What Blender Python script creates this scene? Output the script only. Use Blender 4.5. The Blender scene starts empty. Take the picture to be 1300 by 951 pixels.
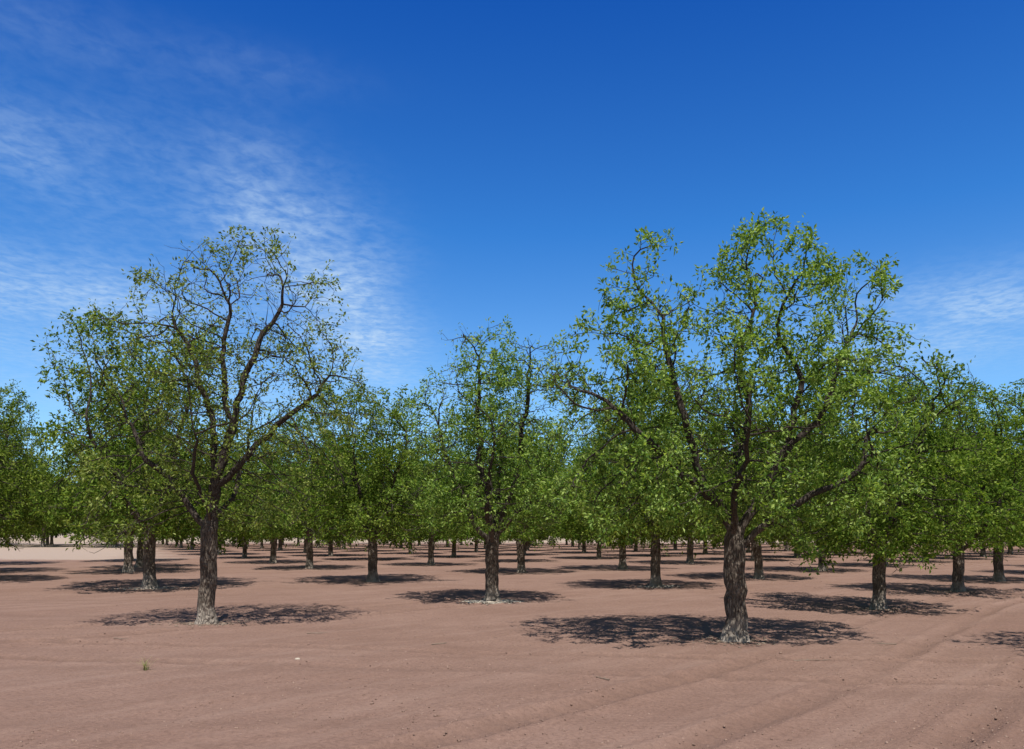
import bpy, math, random
import numpy as np
from mathutils import Vector, noise as mnoise

S = bpy.context.scene
S.view_settings.view_transform = 'Standard'
S.view_settings.look = 'None'
S.view_settings.exposure = 0

# ------------------------------------------------------------------ helpers
def new_mat(name):
    m = bpy.data.materials.new(name); m.use_nodes = True
    nt = m.node_tree; nt.nodes.clear()
    return m, nt
def N(nt, t, **kw):
    n = nt.nodes.new(t)
    for k, v in kw.items(): setattr(n, k, v)
    return n
def L(nt, a, b): nt.links.new(a, b)
def math_n(nt, op, a, b=None, c=None, clamp=False):
    n = nt.nodes.new('ShaderNodeMath'); n.operation = op; n.use_clamp = clamp
    for i, v in enumerate((a, b, c)):
        if v is None: continue
        if isinstance(v, (int, float)): n.inputs[i].default_value = v
        else: nt.links.new(v, n.inputs[i])
    return n.outputs[0]
def mix_c(nt, fac, a, b, mode='MIX'):
    n = nt.nodes.new('ShaderNodeMix'); n.data_type = 'RGBA'; n.blend_type = mode
    for s, v in ((n.inputs[0], fac), (n.inputs[6], a), (n.inputs[7], b)):
        if isinstance(v, (int, float)): s.default_value = v
        elif isinstance(v, tuple): s.default_value = (v[0], v[1], v[2], 1)
        else: nt.links.new(v, s)
    return n.outputs[2]
def ramp(nt, fac, stops):
    n = nt.nodes.new('ShaderNodeValToRGB'); cr = n.color_ramp
    while len(cr.elements) < len(stops): cr.elements.new(0.5)
    for e, (p, c) in zip(cr.elements, stops):
        e.position = p
        e.color = (c, c, c, 1) if isinstance(c, (int, float)) else (c[0], c[1], c[2], 1)
    nt.links.new(fac, n.inputs[0]); return n.outputs[0]
def noise_n(nt, vec, scale, detail=4, rough=0.5, dist=0.0):
    n = nt.nodes.new('ShaderNodeTexNoise')
    n.inputs['Scale'].default_value = scale; n.inputs['Detail'].default_value = detail
    n.inputs['Roughness'].default_value = rough; n.inputs['Distortion'].default_value = dist
    nt.links.new(vec, n.inputs['Vector']); return n.outputs[0]
def mapping(nt, vec, loc=(0,0,0), rot=(0,0,0), sc=(1,1,1)):
    n = nt.nodes.new('ShaderNodeMapping')
    n.inputs['Location'].default_value = loc; n.inputs['Rotation'].default_value = rot
    n.inputs['Scale'].default_value = sc; nt.links.new(vec, n.inputs['Vector']); return n.outputs[0]

def quad_mesh(name, V, F, mats, mat_idx=None, smooth=None, attr=None):
    me = bpy.data.meshes.new(name)
    V = np.asarray(V, dtype=np.float32); F = np.asarray(F, dtype=np.int32)
    me.vertices.add(len(V)); me.vertices.foreach_set('co', V.ravel())
    me.loops.add(F.size); me.loops.foreach_set('vertex_index', F.ravel())
    me.polygons.add(len(F))
    me.polygons.foreach_set('loop_start', np.arange(0, F.size, F.shape[1], dtype=np.int32))
    for m in mats: me.materials.append(m)
    if mat_idx is not None: me.polygons.foreach_set('material_index', np.asarray(mat_idx, dtype=np.int32))
    if smooth is not None: me.polygons.foreach_set('use_smooth', np.asarray(smooth, dtype=bool))
    if attr is not None:
        for k, v in attr.items():
            a = me.attributes.new(k, 'FLOAT', 'POINT'); a.data.foreach_set('value', np.asarray(v, dtype=np.float32).ravel())
    me.update(calc_edges=True); me.validate()
    return me
def add_obj(name, data, loc=(0,0,0), parent=None):
    o = bpy.data.objects.new(name, data); S.collection.objects.link(o); o.location = loc
    if parent: o.parent = parent
    return o

# ------------------------------------------------------------------ materials
def leaf_material(name, base, dark, light, glossy=True):
    m, nt = new_mat(name)
    geo = N(nt, 'ShaderNodeNewGeometry'); oi = N(nt, 'ShaderNodeObjectInfo')
    c = ramp(nt, geo.outputs['Random Per Island'], [(0.0, dark), (0.55, base), (1.0, light)])
    hs = N(nt, 'ShaderNodeHueSaturation')
    L(nt, c, hs.inputs['Color'])
    L(nt, math_n(nt, 'MULTIPLY_ADD', oi.outputs['Random'], 0.03, 0.485), hs.inputs['Hue'])
    L(nt, math_n(nt, 'MULTIPLY_ADD', oi.outputs['Random'], 0.35, 0.84), hs.inputs['Value'])
    if glossy:
        d = N(nt, 'ShaderNodeBsdfPrincipled'); d.inputs['Roughness'].default_value = 0.5
        d.inputs['Specular IOR Level'].default_value = 0.3
        L(nt, hs.outputs[0], d.inputs['Base Color'])
    else:
        d = N(nt, 'ShaderNodeBsdfDiffuse'); L(nt, hs.outputs[0], d.inputs['Color'])
    t = N(nt, 'ShaderNodeBsdfTranslucent')
    tcol = mix_c(nt, 1.0, hs.outputs[0], (1.25, 1.3, 0.5), 'MULTIPLY'); L(nt, tcol, t.inputs['Color'])
    mx = N(nt, 'ShaderNodeMixShader'); mx.inputs[0].default_value = 0.4
    L(nt, d.outputs[0], mx.inputs[1]); L(nt, t.outputs[0], mx.inputs[2])
    o = N(nt, 'ShaderNodeOutputMaterial'); L(nt, mx.outputs[0], o.inputs[0])
    return m
M_leaf = leaf_material('pecan_leaf', (0.190, 0.280, 0.046), (0.075, 0.135, 0.024), (0.44, 0.53, 0.15))
M_leaf_mid = leaf_material('pecan_leaf_mid_shade', (0.155, 0.245, 0.040), (0.055, 0.105, 0.020), (0.36, 0.45, 0.11), False)  # same pecan leaf for mid rows, canopy shade put into a darker colour
M_leaf_far = leaf_material('pecan_leaf_far_shade', (0.12, 0.200, 0.035), (0.045, 0.085, 0.018), (0.25, 0.34, 0.08), False)  # same leaf again, under-canopy shade of the far trees painted in darker

def bark_material():
    m, nt = new_mat('pecan_bark')
    tc = N(nt, 'ShaderNodeTexCoord'); v = tc.outputs['Object']
    sep = N(nt, 'ShaderNodeSeparateXYZ'); L(nt, v, sep.inputs[0])
    vs = mapping(nt, v, sc=(1, 1, 0.28))
    vo = N(nt, 'ShaderNodeTexVoronoi'); vo.feature = 'F1'; vo.inputs['Scale'].default_value = 26
    fine = noise_n(nt, vs, 60, 4, 0.65)
    wv = N(nt, 'ShaderNodeVectorMath'); wv.operation = 'ADD'
    L(nt, vs, wv.inputs[0]); L(nt, math_n(nt, 'MULTIPLY', noise_n(nt, vs, 9, 2), 0.12), wv.inputs[1])
    L(nt, wv.outputs[0], vo.inputs['Vector'])
    big = noise_n(nt, v, 5, 3, 0.6)
    plates = ramp(nt, vo.outputs['Distance'], [(0.15, 1.0), (0.70, 0.0)])
    c = mix_c(nt, plates, (0.040, 0.030, 0.024), (0.26, 0.205, 0.165))
    c = mix_c(nt, ramp(nt, fine, [(0.40, 0.0), (0.7, 0.7)]), c, (0.44, 0.37, 0.30))
    c = mix_c(nt, ramp(nt, big, [(0.46, 0.0), (0.62, 0.75)]), c, (0.080, 0.060, 0.048))
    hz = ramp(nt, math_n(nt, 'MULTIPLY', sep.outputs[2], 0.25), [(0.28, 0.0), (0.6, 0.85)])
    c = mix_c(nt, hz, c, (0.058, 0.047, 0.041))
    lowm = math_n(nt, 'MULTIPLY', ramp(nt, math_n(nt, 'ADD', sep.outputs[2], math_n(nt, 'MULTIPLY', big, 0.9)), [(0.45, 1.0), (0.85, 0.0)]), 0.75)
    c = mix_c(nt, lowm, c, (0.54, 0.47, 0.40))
    b = N(nt, 'ShaderNodeBsdfPrincipled'); b.inputs['Roughness'].default_value = 0.9
    b.inputs['Specular IOR Level'].default_value = 0.15
    L(nt, c, b.inputs['Base Color'])
    h = math_n(nt, 'ADD', plates, math_n(nt, 'MULTIPLY', fine, 0.6))
    bp = N(nt, 'ShaderNodeBump'); bp.inputs['Strength'].default_value = 1.0; bp.inputs['Distance'].default_value = 0.035
    L(nt, h, bp.inputs['Height']); L(nt, bp.outputs[0], b.inputs['Normal'])
    o = N(nt, 'ShaderNodeOutputMaterial'); L(nt, b.outputs[0], o.inputs[0])
    return m
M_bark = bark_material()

# ------------------------------------------------------------------ tree generator
def resample(pts, step):
    pts = [np.array(p, float) for p in pts]
    P = [2*pts[0]-pts[1]] + pts + [2*pts[-1]-pts[-2]]
    out = []
    for i in range(1, len(P)-2):
        p0, p1, p2, p3 = P[i-1], P[i], P[i+1], P[i+2]
        n = max(2, int(np.linalg.norm(p2-p1)/step))
        for k in range(n):
            t = k/n
            out.append(0.5*((2*p1)+(-p0+p2)*t+(2*p0-5*p1+4*p2-p3)*t*t+(-p0+3*p1-3*p2+p3)*t**3))
    out.append(pts[-1]); return out

def make_tree(name, seed, limbs, blobs, n_attr=1800, step=0.14, kill=0.2, r_root=0.18, r_tip=0.005,
              tuft_p=0.75, leaves_per=11, leaf_len=0.085, gap=0.0, thin_n=6, twig_sides=3, spur=0.2, spread=0.07, wob=0.03,
              leaf_mat=None, low_boost=0.0):
    rng = np.random.default_rng(seed)
    pos, par = [], []
    for li, limb in enumerate(limbs):
        pts = resample(limb, step)
        if li == 0:
            prev = -1
        else:
            P = np.array(pos); prev = int(np.argmin(((P-pts[0])**2).sum(1))); pts = pts[1:]
        for k, p in enumerate(pts):
            p = np.array(p)
            if p[2] > 0.3:
                q = Vector(p)*1.3; w_ = wob*2.2*min(1, max(0, (p[2]-1.4)/1.2))
                p = p+rng.normal(0, 0.010 if li == 0 else 0.016, 3)+w_*np.array([mnoise.noise(q+Vector((li*9., seed, 0))), mnoise.noise(q+Vector((seed, li*5., 31))), 0.3*mnoise.noise(q+Vector((3, 7, li*4.)))])
            pos.append(p); par.append(prev); prev = len(pos)-1
    M = 30000
    P = np.zeros((M, 3)); P[:len(pos)] = pos
    par = par + [0]*(M-len(pos)); cnt = len(pos)
    PD = np.zeros((M, 3))
    for i in range(cnt):
        if par[i] >= 0:
            d = P[i]-P[par[i]]; PD[i] = d/(np.linalg.norm(d)+1e-9)
    w = np.array([b[3]*b[4]*b[5]*(b[6] if len(b) > 6 else 1.0) for b in blobs]); w /= w.sum()
    A = []
    off = Vector((seed*3.7, seed*1.3, seed*0.7))
    while len(A) < n_attr:
        b = blobs[rng.choice(len(blobs), p=w)]
        d = rng.normal(0, 1, 3); d /= np.linalg.norm(d)
        rr = rng.random()**(1/3.6)
        if rng.random() < 0.06: rr *= 1.18
        q = np.array([b[0]+d[0]*rr*b[3], b[1]+d[1]*rr*b[4], b[2]+d[2]*rr*b[5]])
        if q[2] < 0.8: continue
        nv = mnoise.noise(Vector(q)*1.25+off)
        if nv < -0.15+gap and rng.random() < 0.9: continue
        A.append(q)
    A = np.array(A)
    act = np.array([i for i in range(cnt) if P[i][2] > 1.0])
    D = np.sqrt(((A[:, None]-P[act][None])**2).sum(2)); k = D.argmin(1)
    nd = D[np.arange(len(A)), k]; ni = act[k]
    childs = {}
    for it in range(220):
        if len(A) == 0 or cnt > M-2500: break
        keep = nd > kill
        A, nd, ni = A[keep], nd[keep], ni[keep]
        if len(A) == 0: break
        vec = (A-P[ni])/nd[:, None]
        uq, inv = np.unique(ni, return_inverse=True)
        sm = np.zeros((len(uq), 3)); np.add.at(sm, inv, vec)
        sm /= (np.linalg.norm(sm, axis=1)[:, None]+1e-9)
        sm = sm+0.35*PD[uq]+rng.normal(0, 0.18, sm.shape)+np.array([0, 0, 0.06])
        sm /= (np.linalg.norm(sm, axis=1)[:, None]+1e-9)
        newp = P[uq]+sm*step
        bad = np.zeros(len(uq), bool)
        for a, u in enumerate(uq):
            cl = childs.setdefault(int(u), [])
            if len(cl) >= 3 or any(np.dot(c, sm[a]) > 0.86 for c in cl): bad[a] = True
            else: cl.append(sm[a].copy())
        rm = bad[inv]
        good = np.where(~bad)[0]
        A, nd, ni = A[~rm], nd[~rm], ni[~rm]
        if len(good) == 0: continue
        g = newp[good]; ids = np.arange(cnt, cnt+len(good))
        P[ids] = g; PD[ids] = sm[good]
        for a, i2 in zip(good, ids): par[i2] = int(uq[a])
        cnt += len(good)
        if len(A) == 0: break
        D = np.sqrt(((A[:, None]-g[None])**2).sum(2)); k = D.argmin(1); dm = D[np.arange(len(A)), k]
        up = dm < nd
        nd = np.where(up, dm, nd); ni = np.where(up, ids[k], ni)
    P = P[:cnt]; PD = PD[:cnt]; par = np.array(par[:cnt])
    tips = np.zeros(cnt); kids = [[] for _ in range(cnt)]
    for i in range(cnt-1, -1, -1):
        if par[i] >= 0: kids[par[i]].append(i)
    order = [0]
    for i in order: order.extend(kids[i])
    for i in reversed(order):
        tips[i] = 1 if not kids[i] else sum(tips[c] for c in kids[i])
    e = math.log(r_root/r_tip)/math.log(max(tips[0], 10))
    R = r_tip*tips**e
    z = P[:, 2]
    R = R*(1+0.55*np.clip(1-z/0.35, 0, 1)**2)
    V, F = [], []; nv = 0
    def tube(ids_pts, ids_r, sides, trunk=False):
        nonlocal nv
        n = len(ids_pts)
        pts = np.array(ids_pts); T = np.gradient(pts, axis=0); T /= (np.linalg.norm(T, axis=1)[:, None]+1e-9)
        ref = np.array([1.0, 0, 0]) if abs(T[0][0]) < 0.8 else np.array([0, 1.0, 0])
        u = ref-T[0]*np.dot(ref, T[0]); u /= np.linalg.norm(u)
        ang = np.linspace(0, 2*math.pi, sides, endpoint=False)
        for i in range(n):
            u = u-T[i]*np.dot(u, T[i]); u /= (np.linalg.norm(u)+1e-9); v = np.cross(T[i], u)
            rad = np.full(sides, ids_r[i])
            if trunk:
                zz = pts[i][2]
                rad = rad*(1+0.06*np.sin(ang*3+seed+zz*1.2)+0.04*np.sin(ang*5+2*seed+zz*2)+0.03*np.sin(ang*8+zz*1.0)+0.14*np.clip(1-zz/0.3, 0, 1)*np.sin(ang*4+seed*2))
            ring = pts[i]+np.outer(np.cos(ang)*rad, u)+np.outer(np.sin(ang)*rad, v)
            V.append(ring)
            if i:
                a = nv-sides; b = nv
                for s in range(sides):
                    s2 = (s+1) % sides
                    F.append((a+s, a+s2, b+s2, b+s))
            nv += sides
    stack = [(0, None)]
    while stack:
        st, pr = stack.pop()
        ch = [st]; cur = st
        while kids[cur]:
            ks = sorted(kids[cur], key=lambda c: -tips[c])
            for o in ks[1:]: stack.append((o, cur))
            cur = ks[0]; ch.append(cur)
        pts = [P[i] for i in ch]; rs = [R[i] for i in ch]
        if pr is not None:
            pts = [P[pr]]+pts; rs = [min(R[pr]*0.9, R[ch[0]]*1.1)]+rs
        if len(pts) < 2: continue
        rs[-1] *= 0.5
        r0 = rs[0]; sides = 20 if pr is None else (9 if r0 > 0.045 else (6 if r0 > 0.018 else twig_sides+(1 if r0 > 0.01 else 0)))
        tube(pts, rs, sides, trunk=(pr is None))
    thin = np.where((tips <= thin_n) & (z > 1.1))[0]
    cen = []; shoot = []
    for i in thin:
        if rng.random() > tuft_p and kids[i]: continue
        d = PD[i]+rng.normal(0, 0.75, 3)+np.array([0, 0, 0.25]); d /= np.linalg.norm(d)
        ln = spur*rng.uniform(0.4, 1.3)
        a = P[i]; m = a+d*ln*0.5+rng.normal(0, 0.01, 3); b = a+d*ln+np.array([0, 0, 0.02])
        tube([a, m, b], [r_tip*0.8, r_tip*0.6, r_tip*0.3], 3)
        cen.append(b); shoot.append(d)
        if rng.random() < 0.5: cen.append(m); shoot.append(d)
    nb = len(F)
    cen = np.array(cen); shoot = np.array(shoot)
    cnts = rng.poisson(leaves_per, len(cen))
    fac = np.array([mnoise.noise(Vector(c)*0.9-off) for c in cen])
    boost = 1+low_boost*np.clip((4.2-cen[:, 2])/2.0, 0, 1)
    cnts = (cnts*np.clip(0.92+fac*2.1, 0.12, 1.6)*boost).astype(int)
    C = np.repeat(cen, cnts, axis=0); SH = np.repeat(shoot, cnts, axis=0); nL = len(C)
    dirv = rng.normal(0, 1, (nL, 3)); dirv /= np.linalg.norm(dirv, axis=1)[:, None]
    dirv = dirv+0.45*SH+np.array([0, 0, -0.12]); dirv /= np.linalg.norm(dirv, axis=1)[:, None]
    C = C+rng.normal(0, spread*0.5, (nL, 3))+dirv*spread*rng.random((nL, 1))
    nor = rng.normal(0, 0.75, (nL, 3))+np.array([0, 0, 0.9])
    side = np.cross(dirv, nor); side /= (np.linalg.norm(side, axis=1)[:, None]+1e-9)
    up = np.cross(side, dirv)
    ln = leaf_len*rng.uniform(0.65, 1.3, (nL, 1)); wd = ln*rng.uniform(0.4, 0.55, (nL, 1))
    v0 = C; v1 = C+dirv*ln*0.5+side*wd*0.5+up*ln*0.10; v2 = C+dirv*ln-up*ln*0.08; v3 = C+dirv*ln*0.5-side*wd*0.5+up*ln*0.10
    LV = np.stack([v0, v1, v2, v3], 1).reshape(-1, 3)
    Vb = np.concatenate(V)
    LF = np.arange(nL*4).reshape(-1, 4)+len(Vb)
    Vall = np.concatenate([Vb, LV]); Fall = np.concatenate([np.array(F), LF])
    mi = np.concatenate([np.zeros(nb), np.ones(nL)]); sm = np.concatenate([np.ones(nb), np.zeros(nL)])
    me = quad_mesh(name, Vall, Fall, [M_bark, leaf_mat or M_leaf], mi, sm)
    print(name, 'nodes', cnt, 'leaves', nL, 'faces', len(Fall))
    return me

tree_A = make_tree('pecan_tree_a', 3,
    [[(0,0,-0.1),(0.02,0,0.5),(0.0,0,1.1),(0.0,0,1.9)],
     [(0.0,0,1.5),(0.35,0,2.2),(0.75,-0.1,3.0),(0.95,-0.1,3.9),(0.75,0,4.7),(0.8,0,5.4)],
     [(0.0,0,1.9),(0.05,0.1,2.6),(0.25,0.2,3.4),(0.15,0.2,4.3),(0.35,0.1,5.3)],
     [(0.0,0,1.7),(-0.35,0.0,2.3),(-0.75,-0.1,3.2),(-0.95,-0.1,4.2),(-1.3,0,5.2)],
     [(0.1,0,1.5),(0.9,-0.2,2.1),(1.7,-0.3,2.6),(2.1,-0.2,3.3)],
     [(-0.35,0,2.3),(-1.1,-0.3,2.8),(-1.9,-0.3,3.6)],
     [(0.0,0,1.7),(0.2,0.7,2.4),(0.4,1.4,3.4)],
     [(0.0,0,1.6),(-0.1,-0.6,2.4),(-0.1,-1.2,3.2)],
     [(0.75,-0.1,3.0),(1.4,0,3.7),(1.8,0,4.8)]],
    [(-1.3,0,5.0,0.85,0.9,1.4,1.1),(0.55,0,5.2,1.0,1.0,1.35,1.6),(1.85,0,4.75,0.95,1.0,1.1,1.3),(-2.1,0,3.9,0.9,1.4,1.25),
     (0,0,3.7,2.2,2.2,1.4,0.9),(2.05,0,3.3,0.9,1.4,1.1),(-1.1,-0.2,2.4,1.8,1.6,0.85,1.1),(0.9,0,2.4,1.6,1.6,0.8,1.1),
     (1.1,-0.5,1.5,0.25,0.25,0.5,4),(2.75,0,5.4,0.18,0.25,0.3,3),(-0.6,0.9,3.8,1.2,1,1.2)],
    n_attr=3100, r_root=0.165, leaves_per=14, tuft_p=0.85, gap=0.13, leaf_len=0.076, wob=0.06, low_boost=0.15, r_tip=0.0055)
tree_B = make_tree('pecan_tree_b', 8,
    [[(0,0,-0.1),(0.02,0,0.6),(0.05,0,1.3),(0.08,0,2.0)],
     [(0.08,0,1.9),(0.3,-0.05,2.7),(0.5,-0.1,3.6),(0.75,-0.1,4.6),(1.2,0,5.6),(1.4,0,6.2)],
     [(0.08,0,2.0),(0.1,0.1,2.9),(0.05,0.15,3.9),(-0.3,0.1,4.9),(-0.7,0.1,5.6)],
     [(0.05,0,1.7),(-0.5,0,2.4),(-1.1,-0.1,3.1),(-1.5,-0.1,3.9)],
     [(0.3,-0.05,2.6),(0.9,-0.1,3.2),(1.7,-0.1,3.9),(2.3,0,4.6)],
     [(0.5,-0.1,3.7),(0.45,-0.2,4.6),(0.5,-0.2,5.8)],
     [(0.08,0,1.8),(0.3,0.8,2.7),(0.4,1.3,3.8)],
     [(0.08,0,1.8),(0.1,-0.7,2.6),(0.2,-1.2,3.5)]],
    [(0.7,0,5.4,1.8,1.7,1.75,1.2),(1.1,0,4.2,1.9,1.8,1.4),(-0.6,0,4.4,1.6,1.6,1.5),(-1.0,0,3.0,1.4,1.6,0.9,1.2),(1.2,0,3.0,1.4,1.5,0.85,1.1),
     (-1.5,-0.2,2.0,0.8,0.9,0.6,1.3),(0.6,0,2.2,1.3,1.3,0.55,1.2)],
    n_attr=3300, r_root=0.15, leaves_per=7, tuft_p=0.62, leaf_len=0.070, gap=0.03, spur=0.24, wob=0.06, r_tip=0.0055, low_boost=0.4)
tree_C = make_tree('pecan_tree_c', 15,
    [[(0,0,-0.1),(0.0,0,0.5),(-0.02,0,1.0),(-0.02,0,1.5)],
     [(-0.02,0,1.3),(0.3,0,2.2),(0.6,0,3.2),(0.8,0,4.6),(0.9,0,5.8)],
     [(-0.02,0,1.5),(-0.1,0,2.4),(-0.3,0,3.6),(-0.35,0,5.0),(-0.3,0,6.0)],
     [(-0.02,0,1.3),(-0.5,0,2.1),(-1.0,-0.1,3.2),(-1.4,-0.1,4.4)],
     [(0.1,0,1.6),(0.9,0,2.5),(1.4,0,3.6)],
     [(0,0,1.4),(0.1,0.8,2.4),(0.2,1.3,3.8)],
     [(0,0,1.4),(-0.1,-0.8,2.4),(0.1,-1.3,3.8)]],
    [(-0.2,0,5.1,1.3,1.4,1.7),(0.9,0,4.9,1.2,1.3,1.6),(-1.2,0,4.3,1.0,1.3,1.5),(0,0,3.8,2.1,2.1,1.6),(0,0,2.6,2.1,2.1,1.05,1.2)],
    n_attr=2900, r_root=0.16, leaves_per=11, tuft_p=0.82, gap=0.07, leaf_len=0.082, wob=0.05, r_tip=0.0065, low_boost=0.2)

def rand_limbs(seed, h=6.6, r=2.2, fork=1.3, n=6):
    rg = random.Random(seed)
    lean = rg.uniform(-0.12, 0.12)
    L0 = [[(0,0,-0.1),(lean*0.3,0,0.5),(lean,0,fork),(lean*1.2,0,fork+0.5)]]
    a0 = rg.uniform(0, 6.28)
    for k in range(n):
        a = a0+k*2*math.pi/n*1.0+rg.uniform(-0.35, 0.35)
        rr = r*rg.uniform(0.25, 0.75); top = h*rg.uniform(0.55, 0.85)-rr*0.4
        z0 = fork+rg.uniform(-0.2, 0.4)
        c, s = math.cos(a), math.sin(a)
        L0.append([(lean,0,z0),(c*rr*0.3,s*rr*0.3,z0+(top-z0)*0.25),(c*rr*0.7,s*rr*0.7,z0+(top-z0)*0.6),(c*rr,s*rr,top)])
    return L0
def rand_blobs(seed, h=6.6, r=2.45, low=1.2):
    rg = random.Random(seed+99)
    B = [(0,0,h*0.50,r*0.98,r*0.98,h*0.26),(0,0,low+0.95,r,r,1.0,1.2)]
    for k in range(5):
        a = k*2*math.pi/5+rg.uniform(-0.4, 0.4); q = r*rg.uniform(0.35, 0.6)
        hh = rg.uniform(0.13, 0.2)*h
        B.append((math.cos(a)*q, math.sin(a)*q, h-hh-rg.uniform(0.0, 1.1), r*0.42, r*0.42, hh*1.1))
    B.append((rg.uniform(-.4,.4), rg.uniform(-.4,.4), h*0.78, r*0.45, r*0.45, h*0.2))
    for k in range(4):
        a = rg.uniform(0, 6.28)
        B.append((math.cos(a)*r*0.7, math.sin(a)*r*0.7, low, 0.5, 0.5, 0.5, 1.3))
    return B
protos = []
for k, sd in enumerate((21, 34, 47, 58)):
    protos.append(make_tree('pecan_tree_mid_%d' % k, sd, rand_limbs(sd), rand_blobs(sd), n_attr=2100, kill=0.22, step=0.16,
                            r_root=0.14, leaves_per=11, leaf_len=0.10, tuft_p=0.88, thin_n=5, spread=0.1, wob=0.06, gap=0.06, r_tip=0.0065,
                            leaf_mat=M_leaf_mid, low_boost=0.25))
far = []
for k, sd in enumerate((71, 82, 95)):
    far.append(make_tree('pecan_tree_far_%d' % k, sd, rand_limbs(sd, n=5), rand_blobs(sd, low=1.1, r=2.6), n_attr=700, kill=0.3, step=0.24,
                         r_root=0.13, leaves_per=11, leaf_len=0.21, tuft_p=0.95, thin_n=4, spread=0.24, spur=0.25, leaf_mat=M_leaf_far))

rg = random.Random(5)
def place(mesh, x, y, sc=1.0, rot=None, sz=None, parent=None, name='pecan_tree'):
    o = add_obj(name, mesh, (x, y, 0.0), parent)
    o.rotation_euler[2] = rg.uniform(0, 6.28) if rot is None else rot
    o.scale = (sc, sc, sz or sc)
    return o
place(tree_A, 3.49, 12.5, rot=0)
place(tree_B, -5.64, 14.7, rot=0)
place(tree_C, -0.48, 19.5, rot=0)
measured = [(8.14,17.7,0,0.95,0.94),(12.5,22.3,1,1.0,0.93),(16.7,27.3,2,1.05,1.0),(4.43,24.6,3,1.05,1.08),(-4.78,27.3,1,1.1,1.05),
            (-11.0,24.2,2,1.22,1.22),(-18.8,27.0,0,1.15,1.12),(9.9,9.6,3,1.1,1.0),(0.4,33.0,0,1.1,1.08),(5.0,36.0,2,1.1,1.1),(9.0,29.0,0,1.05,1.1),(13.4,34.4,3,1.05,1.05),
            (-9.3,36.6,3,1.1,1.15),(-16.0,33.2,1,1.15,1.2)]
for x, y, k, s, sz in measured: place(protos[k], x, y, s, sz=sz)
orchard = bpy.data.objects.new('distant_orchard_trees', None); S.collection.objects.link(orchard)
taken = [(3.49,12.5),(-5.64,14.7),(-0.48,19.5)]+[(m[0], m[1]) for m in measured]
nn = nf = 0
for j in range(-12, 24):
    for i in range(-24, 40):
        x = -0.48+i*4.7-j*4.2+rg.uniform(-.25,.25); y = 19.5+i*5.0+j*7.9+rg.uniform(-.25,.25)
        if y < 24 or y > 112 or abs(x) > 0.70*y+6: continue
        if x < -0.47*y and 46 < y < 84: continue      # open sandy ground at the west side
        if x-y*0.95 > -1 and y < 30 : continue
        if min((x-a)**2+(y-b)**2 for a, b in taken) < 20: continue
        s = rg.uniform(1.0, 1.18)
        if y < 46:
            place(protos[rg.randrange(4)], x, y, s, sz=s*rg.uniform(0.98, 1.08)); nn += 1
        else:
            if x < -0.47*y: s *= 1.35
            place(far[rg.randrange(3)], x, y, s, sz=s*rg.uniform(1.0, 1.15), parent=orchard, name='orchard_tree'); nf += 1
        taken.append((x, y))
print('near', nn, 'far', nf)

# ------------------------------------------------------------------ ground
def vnoise(x, y, sc, seed):
    r = np.random.default_rng(seed); T = r.random((256, 256))
    xs = x*sc; ys = y*sc; xi = np.floor(xs).astype(int); yi = np.floor(ys).astype(int)
    fx = xs-xi; fy = ys-yi; fx = fx*fx*(3-2*fx); fy = fy*fy*(3-2*fy)
    g = lambda a, b: T[a % 256, b % 256]
    return (g(xi, yi)*(1-fx)*(1-fy)+g(xi+1, yi)*fx*(1-fy)+g(xi, yi+1)*(1-fx)*fy+g(xi+1, yi+1)*fx*fy)-0.5
def axis(lo, hi, d, far_lo, far_hi):
    a = list(np.arange(lo, hi, d)); s = d; v = a[-1]
    while v < far_hi: s *= 1.12; v += s; a.append(v)
    s = d; v = a[0]; b = []
    while v > far_lo: s *= 1.12; v -= s; b.append(v)
    return np.array(b[::-1]+a)
gx = axis(-13, 15, 0.05, -1500, 1500); gy = axis(5.5, 22, 0.05, -60, 3000)
X, Y = np.meshgrid(gx, gy)
fade = np.clip((60-Y)/30, 0, 1)*np.clip((60-np.abs(X))/30, 0, 1)
Z = fade*(0.06*vnoise(X, Y, 0.35, 1)+0.028*vnoise(X, Y, 1.7, 2)+0.020*vnoise(X, Y, 6.0, 3)*(0.5+vnoise(X, Y, 0.6, 7))+0.009*vnoise(X, Y, 13.0, 13))
nxu, nyu = -5.0/6.862, 4.7/6.862
al = X*0.685+Y*0.729
TR = np.zeros_like(X)
def rut(p, c, w, d, cleat=None):
    global Z, TR
    t = (p-c)/w
    brk = np.clip(0.85+1.4*vnoise(X, Y, 0.45, int(abs(c)*100) % 97+3), 0, 1)
    Z += fade*brk*(-d*np.exp(-t**2)+0.7*d*(np.exp(-((np.abs(t)-1.7)/0.5)**2)))
    k = np.exp(-(t/1.1)**4)*brk
    if cleat is not None:
        Z += fade*k*0.010*np.sign(np.sin(cleat*2*math.pi/0.24+np.abs(p-c)*10))
    TR = np.maximum(TR, k*fade)
perp = X*nxu+Y*nyu+0.5*np.sin(al*0.22)
c0 = 6.7*nxu+12.7*nyu
for c in (c0, c0+1.5, c0-3.0, c0-1.5, c0-5.2, c0-6.7): rut(perp, c, 0.15, 0.042, al)
p2 = Y-9.9+0.06*X+0.7*np.sin(X*0.14+0.4)
for c in (0.0, 1.5): rut(p2, c, 0.13, 0.022, X)
p3 = X*nxu+Y*nyu-0.035*(X+2)**2*0.6
rut(p3, 13.2, 0.15, 0.025, al); rut(p3, 14.7, 0.15, 0.025, al)
nxn, nyn = len(gx), len(gy)
idx = np.arange(nxn*nyn).reshape(nyn, nxn)
GF = np.stack([idx[:-1, :-1], idx[:-1, 1:], idx[1:, 1:], idx[1:, :-1]], -1).reshape(-1, 4)
M_gr, nt = new_mat('orchard_soil')
tc = N(nt, 'ShaderNodeTexCoord'); v = tc.outputs['Object']
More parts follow.
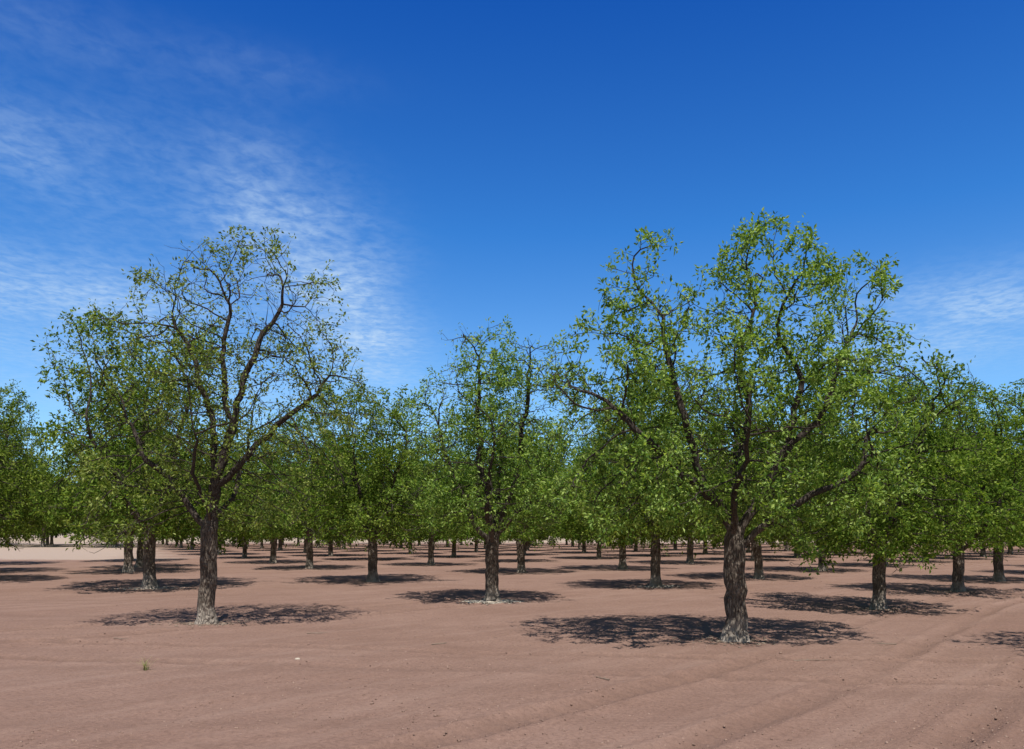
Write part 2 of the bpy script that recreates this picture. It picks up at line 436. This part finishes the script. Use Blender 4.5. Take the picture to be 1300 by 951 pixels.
sep = N(nt, 'ShaderNodeSeparateXYZ'); L(nt, v, sep.inputs[0])
big = noise_n(nt, v, 0.25, 4, 0.6); med = noise_n(nt, v, 1.6, 5, 0.65, 0.3); fin = noise_n(nt, v, 22, 5, 0.7)
grit = noise_n(nt, v, 90, 2, 0.7)
c = mix_c(nt, ramp(nt, big, [(0.35, 0.0), (0.65, 1.0)]), (0.285, 0.174, 0.134), (0.340, 0.216, 0.170))
c = mix_c(nt, ramp(nt, med, [(0.42, 0.0), (0.72, 0.45)]), c, (0.24, 0.145, 0.111))
c = mix_c(nt, ramp(nt, fin, [(0.35, 0.55), (0.55, 0.0)]), c, (0.17, 0.104, 0.080))
c = mix_c(nt, ramp(nt, fin, [(0.60, 0.0), (0.80, 0.55)]), c, (0.42, 0.29, 0.235))
c = mix_c(nt, ramp(nt, grit, [(0.68, 0.0), (0.78, 0.4)]), c, (0.44, 0.34, 0.29))
vt = mapping(nt, v, rot=(0, 0, -math.radians(46.8)), sc=(1, 1, 1))
vt2 = mapping(nt, vt, sc=(0.10, 2.2, 1))
strk = noise_n(nt, vt2, 1.0, 4, 0.6)
c = mix_c(nt, ramp(nt, strk, [(0.5, 0.0), (0.70, 0.4)]), c, (0.38, 0.255, 0.205))
vh = mapping(nt, v, rot=(0, 0, 0.05), sc=(0.08, 1.9, 1))
strk2 = noise_n(nt, vh, 1.0, 4, 0.6)
c = mix_c(nt, ramp(nt, strk2, [(0.5, 0.0), (0.70, 0.35)]), c, (0.205, 0.126, 0.098))
at = N(nt, 'ShaderNodeAttribute'); at.attribute_name = 'track'
c = mix_c(nt, math_n(nt, 'MULTIPLY', at.outputs['Fac'], 0.45), c, (0.20, 0.124, 0.096))
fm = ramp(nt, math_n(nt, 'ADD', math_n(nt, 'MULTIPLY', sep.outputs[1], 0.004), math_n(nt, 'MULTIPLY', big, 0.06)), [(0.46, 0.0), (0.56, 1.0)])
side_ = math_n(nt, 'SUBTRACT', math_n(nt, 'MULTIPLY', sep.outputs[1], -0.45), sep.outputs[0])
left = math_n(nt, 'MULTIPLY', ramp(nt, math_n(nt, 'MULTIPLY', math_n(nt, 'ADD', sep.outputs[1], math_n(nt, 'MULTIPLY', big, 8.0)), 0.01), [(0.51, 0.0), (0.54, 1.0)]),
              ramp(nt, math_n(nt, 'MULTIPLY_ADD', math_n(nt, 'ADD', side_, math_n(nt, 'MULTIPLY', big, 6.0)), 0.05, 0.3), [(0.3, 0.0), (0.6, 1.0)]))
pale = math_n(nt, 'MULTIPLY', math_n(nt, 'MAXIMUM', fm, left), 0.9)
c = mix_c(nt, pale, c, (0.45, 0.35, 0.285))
b = N(nt, 'ShaderNodeBsdfPrincipled'); b.inputs['Roughness'].default_value = 0.95; b.inputs['Specular IOR Level'].default_value = 0.1
L(nt, c, b.inputs['Base Color'])
bp = N(nt, 'ShaderNodeBump'); bp.inputs['Strength'].default_value = 0.9; bp.inputs['Distance'].default_value = 0.035
hh = math_n(nt, 'ADD', math_n(nt, 'MULTIPLY', fin, 1.0), math_n(nt, 'ADD', math_n(nt, 'MULTIPLY', grit, 0.3), math_n(nt, 'MULTIPLY', med, 1.0)))
L(nt, hh, bp.inputs['Height']); L(nt, bp.outputs[0], b.inputs['Normal'])
o = N(nt, 'ShaderNodeOutputMaterial'); L(nt, b.outputs[0], o.inputs[0])
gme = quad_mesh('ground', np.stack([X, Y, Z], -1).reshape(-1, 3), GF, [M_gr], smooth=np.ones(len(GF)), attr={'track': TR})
add_obj('ground', gme)

# ------------------------------------------------------------------ loose clods, litter, twigs, weed
def simple_mat(name, c1, c2, scale=10, rough=0.9):
    m, nt = new_mat(name); geo = N(nt, 'ShaderNodeNewGeometry'); tc = N(nt, 'ShaderNodeTexCoord')
    n = noise_n(nt, tc.outputs['Object'], scale, 4)
    f = math_n(nt, 'ADD', math_n(nt, 'MULTIPLY', geo.outputs['Random Per Island'], 0.7), math_n(nt, 'MULTIPLY', n, 0.4), clamp=True)
    b = N(nt, 'ShaderNodeBsdfPrincipled'); b.inputs['Roughness'].default_value = rough; b.inputs['Specular IOR Level'].default_value = 0.15
    L(nt, mix_c(nt, f, c1, c2), b.inputs['Base Color'])
    o = N(nt, 'ShaderNodeOutputMaterial'); L(nt, b.outputs[0], o.inputs[0]); return m
cube = np.array([(-1,-1,-1),(1,-1,-1),(1,1,-1),(-1,1,-1),(-.6,-.6,1),(.6,-.6,1),(.6,.6,1),(-.6,.6,1)], float)
cf = np.array([(0,3,2,1),(4,5,6,7),(0,1,5,4),(1,2,6,5),(2,3,7,6),(3,0,4,7)])
def chunks(name, pts, sizes, mat, flat=0.6, seed=1, elong=1.0):
    r = np.random.default_rng(seed); n = len(pts)
    a = r.random(n)*6.28
    v = cube[None]*(1+r.normal(0, 0.22, (n, 8, 3)))
    v = v*sizes[:, None, None]*np.array([elong, 1, flat])
    x = v[..., 0]*np.cos(a)[:, None]-v[..., 1]*np.sin(a)[:, None]; y = v[..., 0]*np.sin(a)[:, None]+v[..., 1]*np.cos(a)[:, None]
    v = np.stack([x, y, v[..., 2]], -1)+pts[:, None]
    F = (cf[None]+(np.arange(n)*8)[:, None, None]).reshape(-1, 4)
    return add_obj(name, quad_mesh(name, v.reshape(-1, 3), F, [mat]))
def gz(x, y):
    ix = np.clip(np.searchsorted(gx, x), 0, nxn-1); iy = np.clip(np.searchsorted(gy, y), 0, nyn-1)
    return Z[iy, ix]
r = np.random.default_rng(11)
n = 12000
yy = 6+22*r.random(n)**1.3; xx = (r.random(n)-0.5)*1.5*yy
dens = vnoise(xx, yy, 0.5, 9); k = dens > -0.1; xx, yy = xx[k], yy[k]
sz = 0.004+0.010*r.random(len(xx))**3
chunks('soil_clods', np.stack([xx, yy, gz(xx, yy)+sz*0.1], -1), sz, simple_mat('clod_soil', (0.17, 0.105, 0.08), (0.36, 0.245, 0.195)))
def litter(name, spots, mat, seed):
    lp = []
    for (tx, ty, R0, cnt) in spots:
        a = r.random(cnt)*6.28; q = 0.16+np.abs(r.normal(0, R0*0.5, cnt))
        lp.append(np.stack([tx+np.cos(a)*q*1.25, ty+np.sin(a)*q, np.zeros(cnt)], -1))
    lp = np.concatenate(lp); lp[:, 2] = gz(lp[:, 0], lp[:, 1])+0.006
    chunks(name, lp, 0.006+0.016*r.random(len(lp))**2, mat, flat=0.3, seed=seed, elong=1.8)
litter('bark_litter', ((3.49,12.5,0.5,260),(-5.64,14.7,0.5,260),(8.14,17.7,0.5,200),(-4.78,27.3,0.6,200),(12.5,22.3,0.6,200)),
       simple_mat('bark_litter', (0.12, 0.08, 0.06), (0.34, 0.27, 0.21)), 4)
litter('dry_grass_litter', ((-0.48,19.35,0.42,1600),(4.43,24.6,0.6,350),(-11,24.2,0.8,350)),
       simple_mat('dry_grass_litter', (0.36, 0.30, 0.23), (0.66, 0.59, 0.50)), 5)
def stone(x, y, s):
    rs = np.random.default_rng(7); V = []; F = []
    nu, nv_ = 10, 7
    for a in range(nv_):
        th = math.pi*(a+0.02)/(nv_-1+0.04)
        for b_ in range(nu):
            ph = 2*math.pi*b_/nu; q = 1+rs.normal(0, 0.08)
            V.append((math.sin(th)*math.cos(ph)*s*1.3*q, math.sin(th)*math.sin(ph)*s*q, math.cos(th)*s*0.6*q))
    for a in range(nv_-1):
        for b_ in range(nu):
            F.append((a*nu+b_, (a+1)*nu+b_, (a+1)*nu+(b_+1) % nu, a*nu+(b_+1) % nu))
    me = quad_mesh('stone', V, F, [simple_mat('pale_stone', (0.42, 0.36, 0.28), (0.55, 0.48, 0.40))], smooth=np.ones(len(F)))
    add_obj('stone', me, (x, y, float(gz(np.array([x]), np.array([y]))[0])+s*0.3))
stone(-2.8, 10.4, 0.03)
M_tw = simple_mat('dry_twig', (0.16, 0.12, 0.09), (0.3, 0.24, 0.19))
def fallen(x, y, ang, ln, seed, rad=0.008):
    rr = random.Random(seed); V = []; F = []
    def tb(p0, a, l, rd):
        p = Vector(p0); st = 6
        for i in range(st+1):
            q = rd*(1-0.75*i/st)
            for s in range(4):
                t = s*math.pi/2; V.append((p.x-math.sin(a)*math.cos(t)*q, p.y+math.cos(a)*math.cos(t)*q, p.z+math.sin(t)*q))
            if i:
                A0 = prevb; B0 = len(V)-4
                for s in range(4): F.append((A0+s, A0+(s+1) % 4, B0+(s+1) % 4, B0+s))
            prevb = len(V)-4
            if i == st: break
            if i in (2, 3) and rd > 0.005: tb(tuple(p), a+rr.choice((-1, 1))*rr.uniform(0.5, 0.9), l*0.45, rd*0.55)
            a2 = a+rr.uniform(-0.25, 0.25); p = p+Vector((math.cos(a2), math.sin(a2), rr.uniform(-0.02, 0.05)))*(l/st)
    tb((0, 0, 0), ang, ln, rad)
    add_obj('fallen_twig', quad_mesh('fallen_twig', V, F, [M_tw], smooth=np.ones(len(F))), (x, y, float(gz(np.array([x]), np.array([y]))[0])+0.012))
for q in ((3.75,10.6,0.2,0.55,1),(5.6,11.6,2.9,0.35,2),(-1.2,11.9,0.8,0.3,3),(-6.3,12.6,-0.3,0.3,4),(1.1,9.0,2.2,0.25,5),(-3.4,13.2,0.1,0.35,6),(4.6,13.3,1.0,0.4,7)): fallen(*q)
def weed(x, y, sc, seed):
    rr = np.random.default_rng(seed); V = []; F = []
    for k in range(30):
        a = rr.random()*6.28; lean = rr.uniform(0.3, 1.2); h = sc*rr.uniform(0.35, 1.0); w = sc*0.016
        px, py, pz = rr.normal(0, sc*0.08), rr.normal(0, sc*0.08), 0
        base = len(V)
        for i in range(5):
            t = i/4; q = w*(1-t)+0.0008
            cx = px+math.cos(a)*lean*h*t*t; cy = py+math.sin(a)*lean*h*t*t; cz = h*t*(1-0.25*lean*t)
            V += [(cx-math.sin(a)*q, cy+math.cos(a)*q, cz), (cx+math.sin(a)*q, cy-math.cos(a)*q, cz)]
            if i: F.append((base+2*i-2, base+2*i-1, base+2*i+1, base+2*i))
    add_obj('weed', quad_mesh('weed', V, F, [M_weed]), (x, y, float(gz(np.array([x]), np.array([y]))[0])))
M_weed = leaf_material('weed_leaf', (0.34, 0.33, 0.17), (0.24, 0.24, 0.11), (0.44, 0.41, 0.24))
weed(-4.46, 9.7, 0.22, 1)

# ------------------------------------------------------------------ sandy bank behind the orchard
def bank():
    V = []; F = []
    xs = np.linspace(-260, 260, 261)
    prof = [(-6, -0.05), (-3, 0.4), (-1, 0.6), (2, 0.6), (5, 0.4), (9, -0.05)]
    rr = np.random.default_rng(3)
    for i, x in enumerate(xs):
        for (dy, z) in prof:
            V.append((x, 136+dy+0.8*math.sin(x*0.05)+rr.normal(0, 0.15), z+rr.normal(0, 0.05) if z > 0 else z))
    m = len(prof)
    for i in range(len(xs)-1):
        for k in range(m-1):
            F.append((i*m+k, (i+1)*m+k, (i+1)*m+k+1, i*m+k+1))
    add_obj('sand_bank', quad_mesh('sand_bank', V, F, [simple_mat('bank_sand', (0.34, 0.27, 0.21), (0.44, 0.35, 0.27), 0.4)], smooth=np.ones(len(F))))
bank()
bt = bpy.data.objects.new('distant_tree_line', None); S.collection.objects.link(bt)
for i in range(-44, 45):
    place(far[rg.randrange(3)], i*2.7+rg.uniform(-.6,.6), 146+rg.uniform(-1.5,1.5), rg.uniform(1.3, 1.6), parent=bt, name='tree', sz=rg.uniform(1.2,1.5))

# ------------------------------------------------------------------ sun, sky
sun_el, sun_az = 66.0, 168.0
az, el = math.radians(sun_az), math.radians(sun_el)
sd = Vector((math.sin(az)*math.cos(el), math.cos(az)*math.cos(el), math.sin(el)))
sl = bpy.data.lights.new('sun', 'SUN'); sl.energy = 5.0; sl.angle = math.radians(0.5); sl.color = (1.0, 0.96, 0.89)
so = add_obj('sun', sl, (0, 0, 30)); so.rotation_euler = sd.to_track_quat('Z', 'Y').to_euler()

W = bpy.data.worlds.new('World'); S.world = W; W.use_nodes = True; nt = W.node_tree; nt.nodes.clear()
sky = N(nt, 'ShaderNodeTexSky'); sky.sky_type = 'NISHITA'; sky.sun_disc = False
sky.sun_elevation = el; sky.sun_rotation = az; sky.air_density = 1.0; sky.dust_density = 0.3; sky.ozone_density = 3.0; sky.altitude = 1100
tcw = N(nt, 'ShaderNodeTexCoord'); d = tcw.outputs['Generated']
sp = N(nt, 'ShaderNodeSeparateXYZ'); L(nt, d, sp.inputs[0]); dx, dy, dz = sp.outputs
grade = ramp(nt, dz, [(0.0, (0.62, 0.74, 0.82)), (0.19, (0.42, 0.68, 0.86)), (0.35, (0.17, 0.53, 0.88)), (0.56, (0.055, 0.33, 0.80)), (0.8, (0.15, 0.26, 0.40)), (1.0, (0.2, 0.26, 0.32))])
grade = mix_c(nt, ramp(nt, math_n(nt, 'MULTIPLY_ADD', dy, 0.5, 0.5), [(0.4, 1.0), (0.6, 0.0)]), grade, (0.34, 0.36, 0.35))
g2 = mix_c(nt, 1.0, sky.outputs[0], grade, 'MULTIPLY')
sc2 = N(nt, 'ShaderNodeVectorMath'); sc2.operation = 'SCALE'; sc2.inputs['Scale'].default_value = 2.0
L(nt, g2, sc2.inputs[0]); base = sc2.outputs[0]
zz = math_n(nt, 'MAXIMUM', dz, 0.03)
cb = N(nt, 'ShaderNodeCombineXYZ'); L(nt, math_n(nt, 'DIVIDE', dx, zz), cb.inputs[0]); L(nt, math_n(nt, 'DIVIDE', dy, zz), cb.inputs[1])
pl = cb.outputs[0]
blobs = [(-.30,.385,.07,.05,.35),(-.245,.33,.075,.06,.75),(-.195,.265,.06,.055,.85),(-.16,.22,.05,.04,.5),(-.465,.38,.10,.045,.36),(-.475,.25,.17,.045,.75),
         (-.465,.477,.12,.03,.16),(-.264,.483,.09,.02,.12),(.49,.235,.14,.035,.7),(-.36,.16,.3,.045,.4),(.42,.19,.12,.02,.4)]
tot = None
for (x0, z0, sx, szz, s) in blobs:
    a = math_n(nt, 'DIVIDE', math_n(nt, 'SUBTRACT', dx, x0), sx); b2 = math_n(nt, 'DIVIDE', math_n(nt, 'SUBTRACT', dz, z0), szz)
    e2 = math_n(nt, 'ADD', math_n(nt, 'MULTIPLY', a, a), math_n(nt, 'MULTIPLY', b2, b2))
    g = math_n(nt, 'MULTIPLY', math_n(nt, 'POWER', 2.71828, math_n(nt, 'MULTIPLY', e2, -1.0)), s)
    tot = g if tot is None else math_n(nt, 'ADD', tot, g)
tot = math_n(nt, 'MULTIPLY', tot, math_n(nt, 'GREATER_THAN', dy, 0.0))
m1 = mapping(nt, pl, rot=(0, 0, 0.5), sc=(1.3, 1.3, 1))
wisp = ramp(nt, noise_n(nt, m1, 1.5, 5, 0.6, 0.6), [(0.36, 0.0), (0.70, 1.0)])
m2 = mapping(nt, pl, rot=(0, 0, -0.25), sc=(7.0, 6.0, 1))
rip = ramp(nt, noise_n(nt, m2, 2.6, 3, 0.6, 0.3), [(0.34, 0.35), (0.64, 1.0)])
cf_ = math_n(nt, 'MULTIPLY', math_n(nt, 'MULTIPLY', tot, math_n(nt, 'MULTIPLY_ADD', wisp, 0.65, 0.35)), rip, clamp=True)
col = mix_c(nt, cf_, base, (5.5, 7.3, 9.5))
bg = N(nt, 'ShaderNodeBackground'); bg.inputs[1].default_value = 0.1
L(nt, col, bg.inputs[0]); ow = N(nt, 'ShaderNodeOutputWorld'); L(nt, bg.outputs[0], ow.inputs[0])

# ------------------------------------------------------------------ camera
cam = bpy.data.cameras.new('camera'); cam.lens = 28; cam.sensor_width = 36; cam.shift_y = 0.1535; cam.clip_end = 6000
co = add_obj('camera', cam, (0, 0, 1.7)); co.rotation_euler = (math.radians(90), 0, 0)
S.camera = co
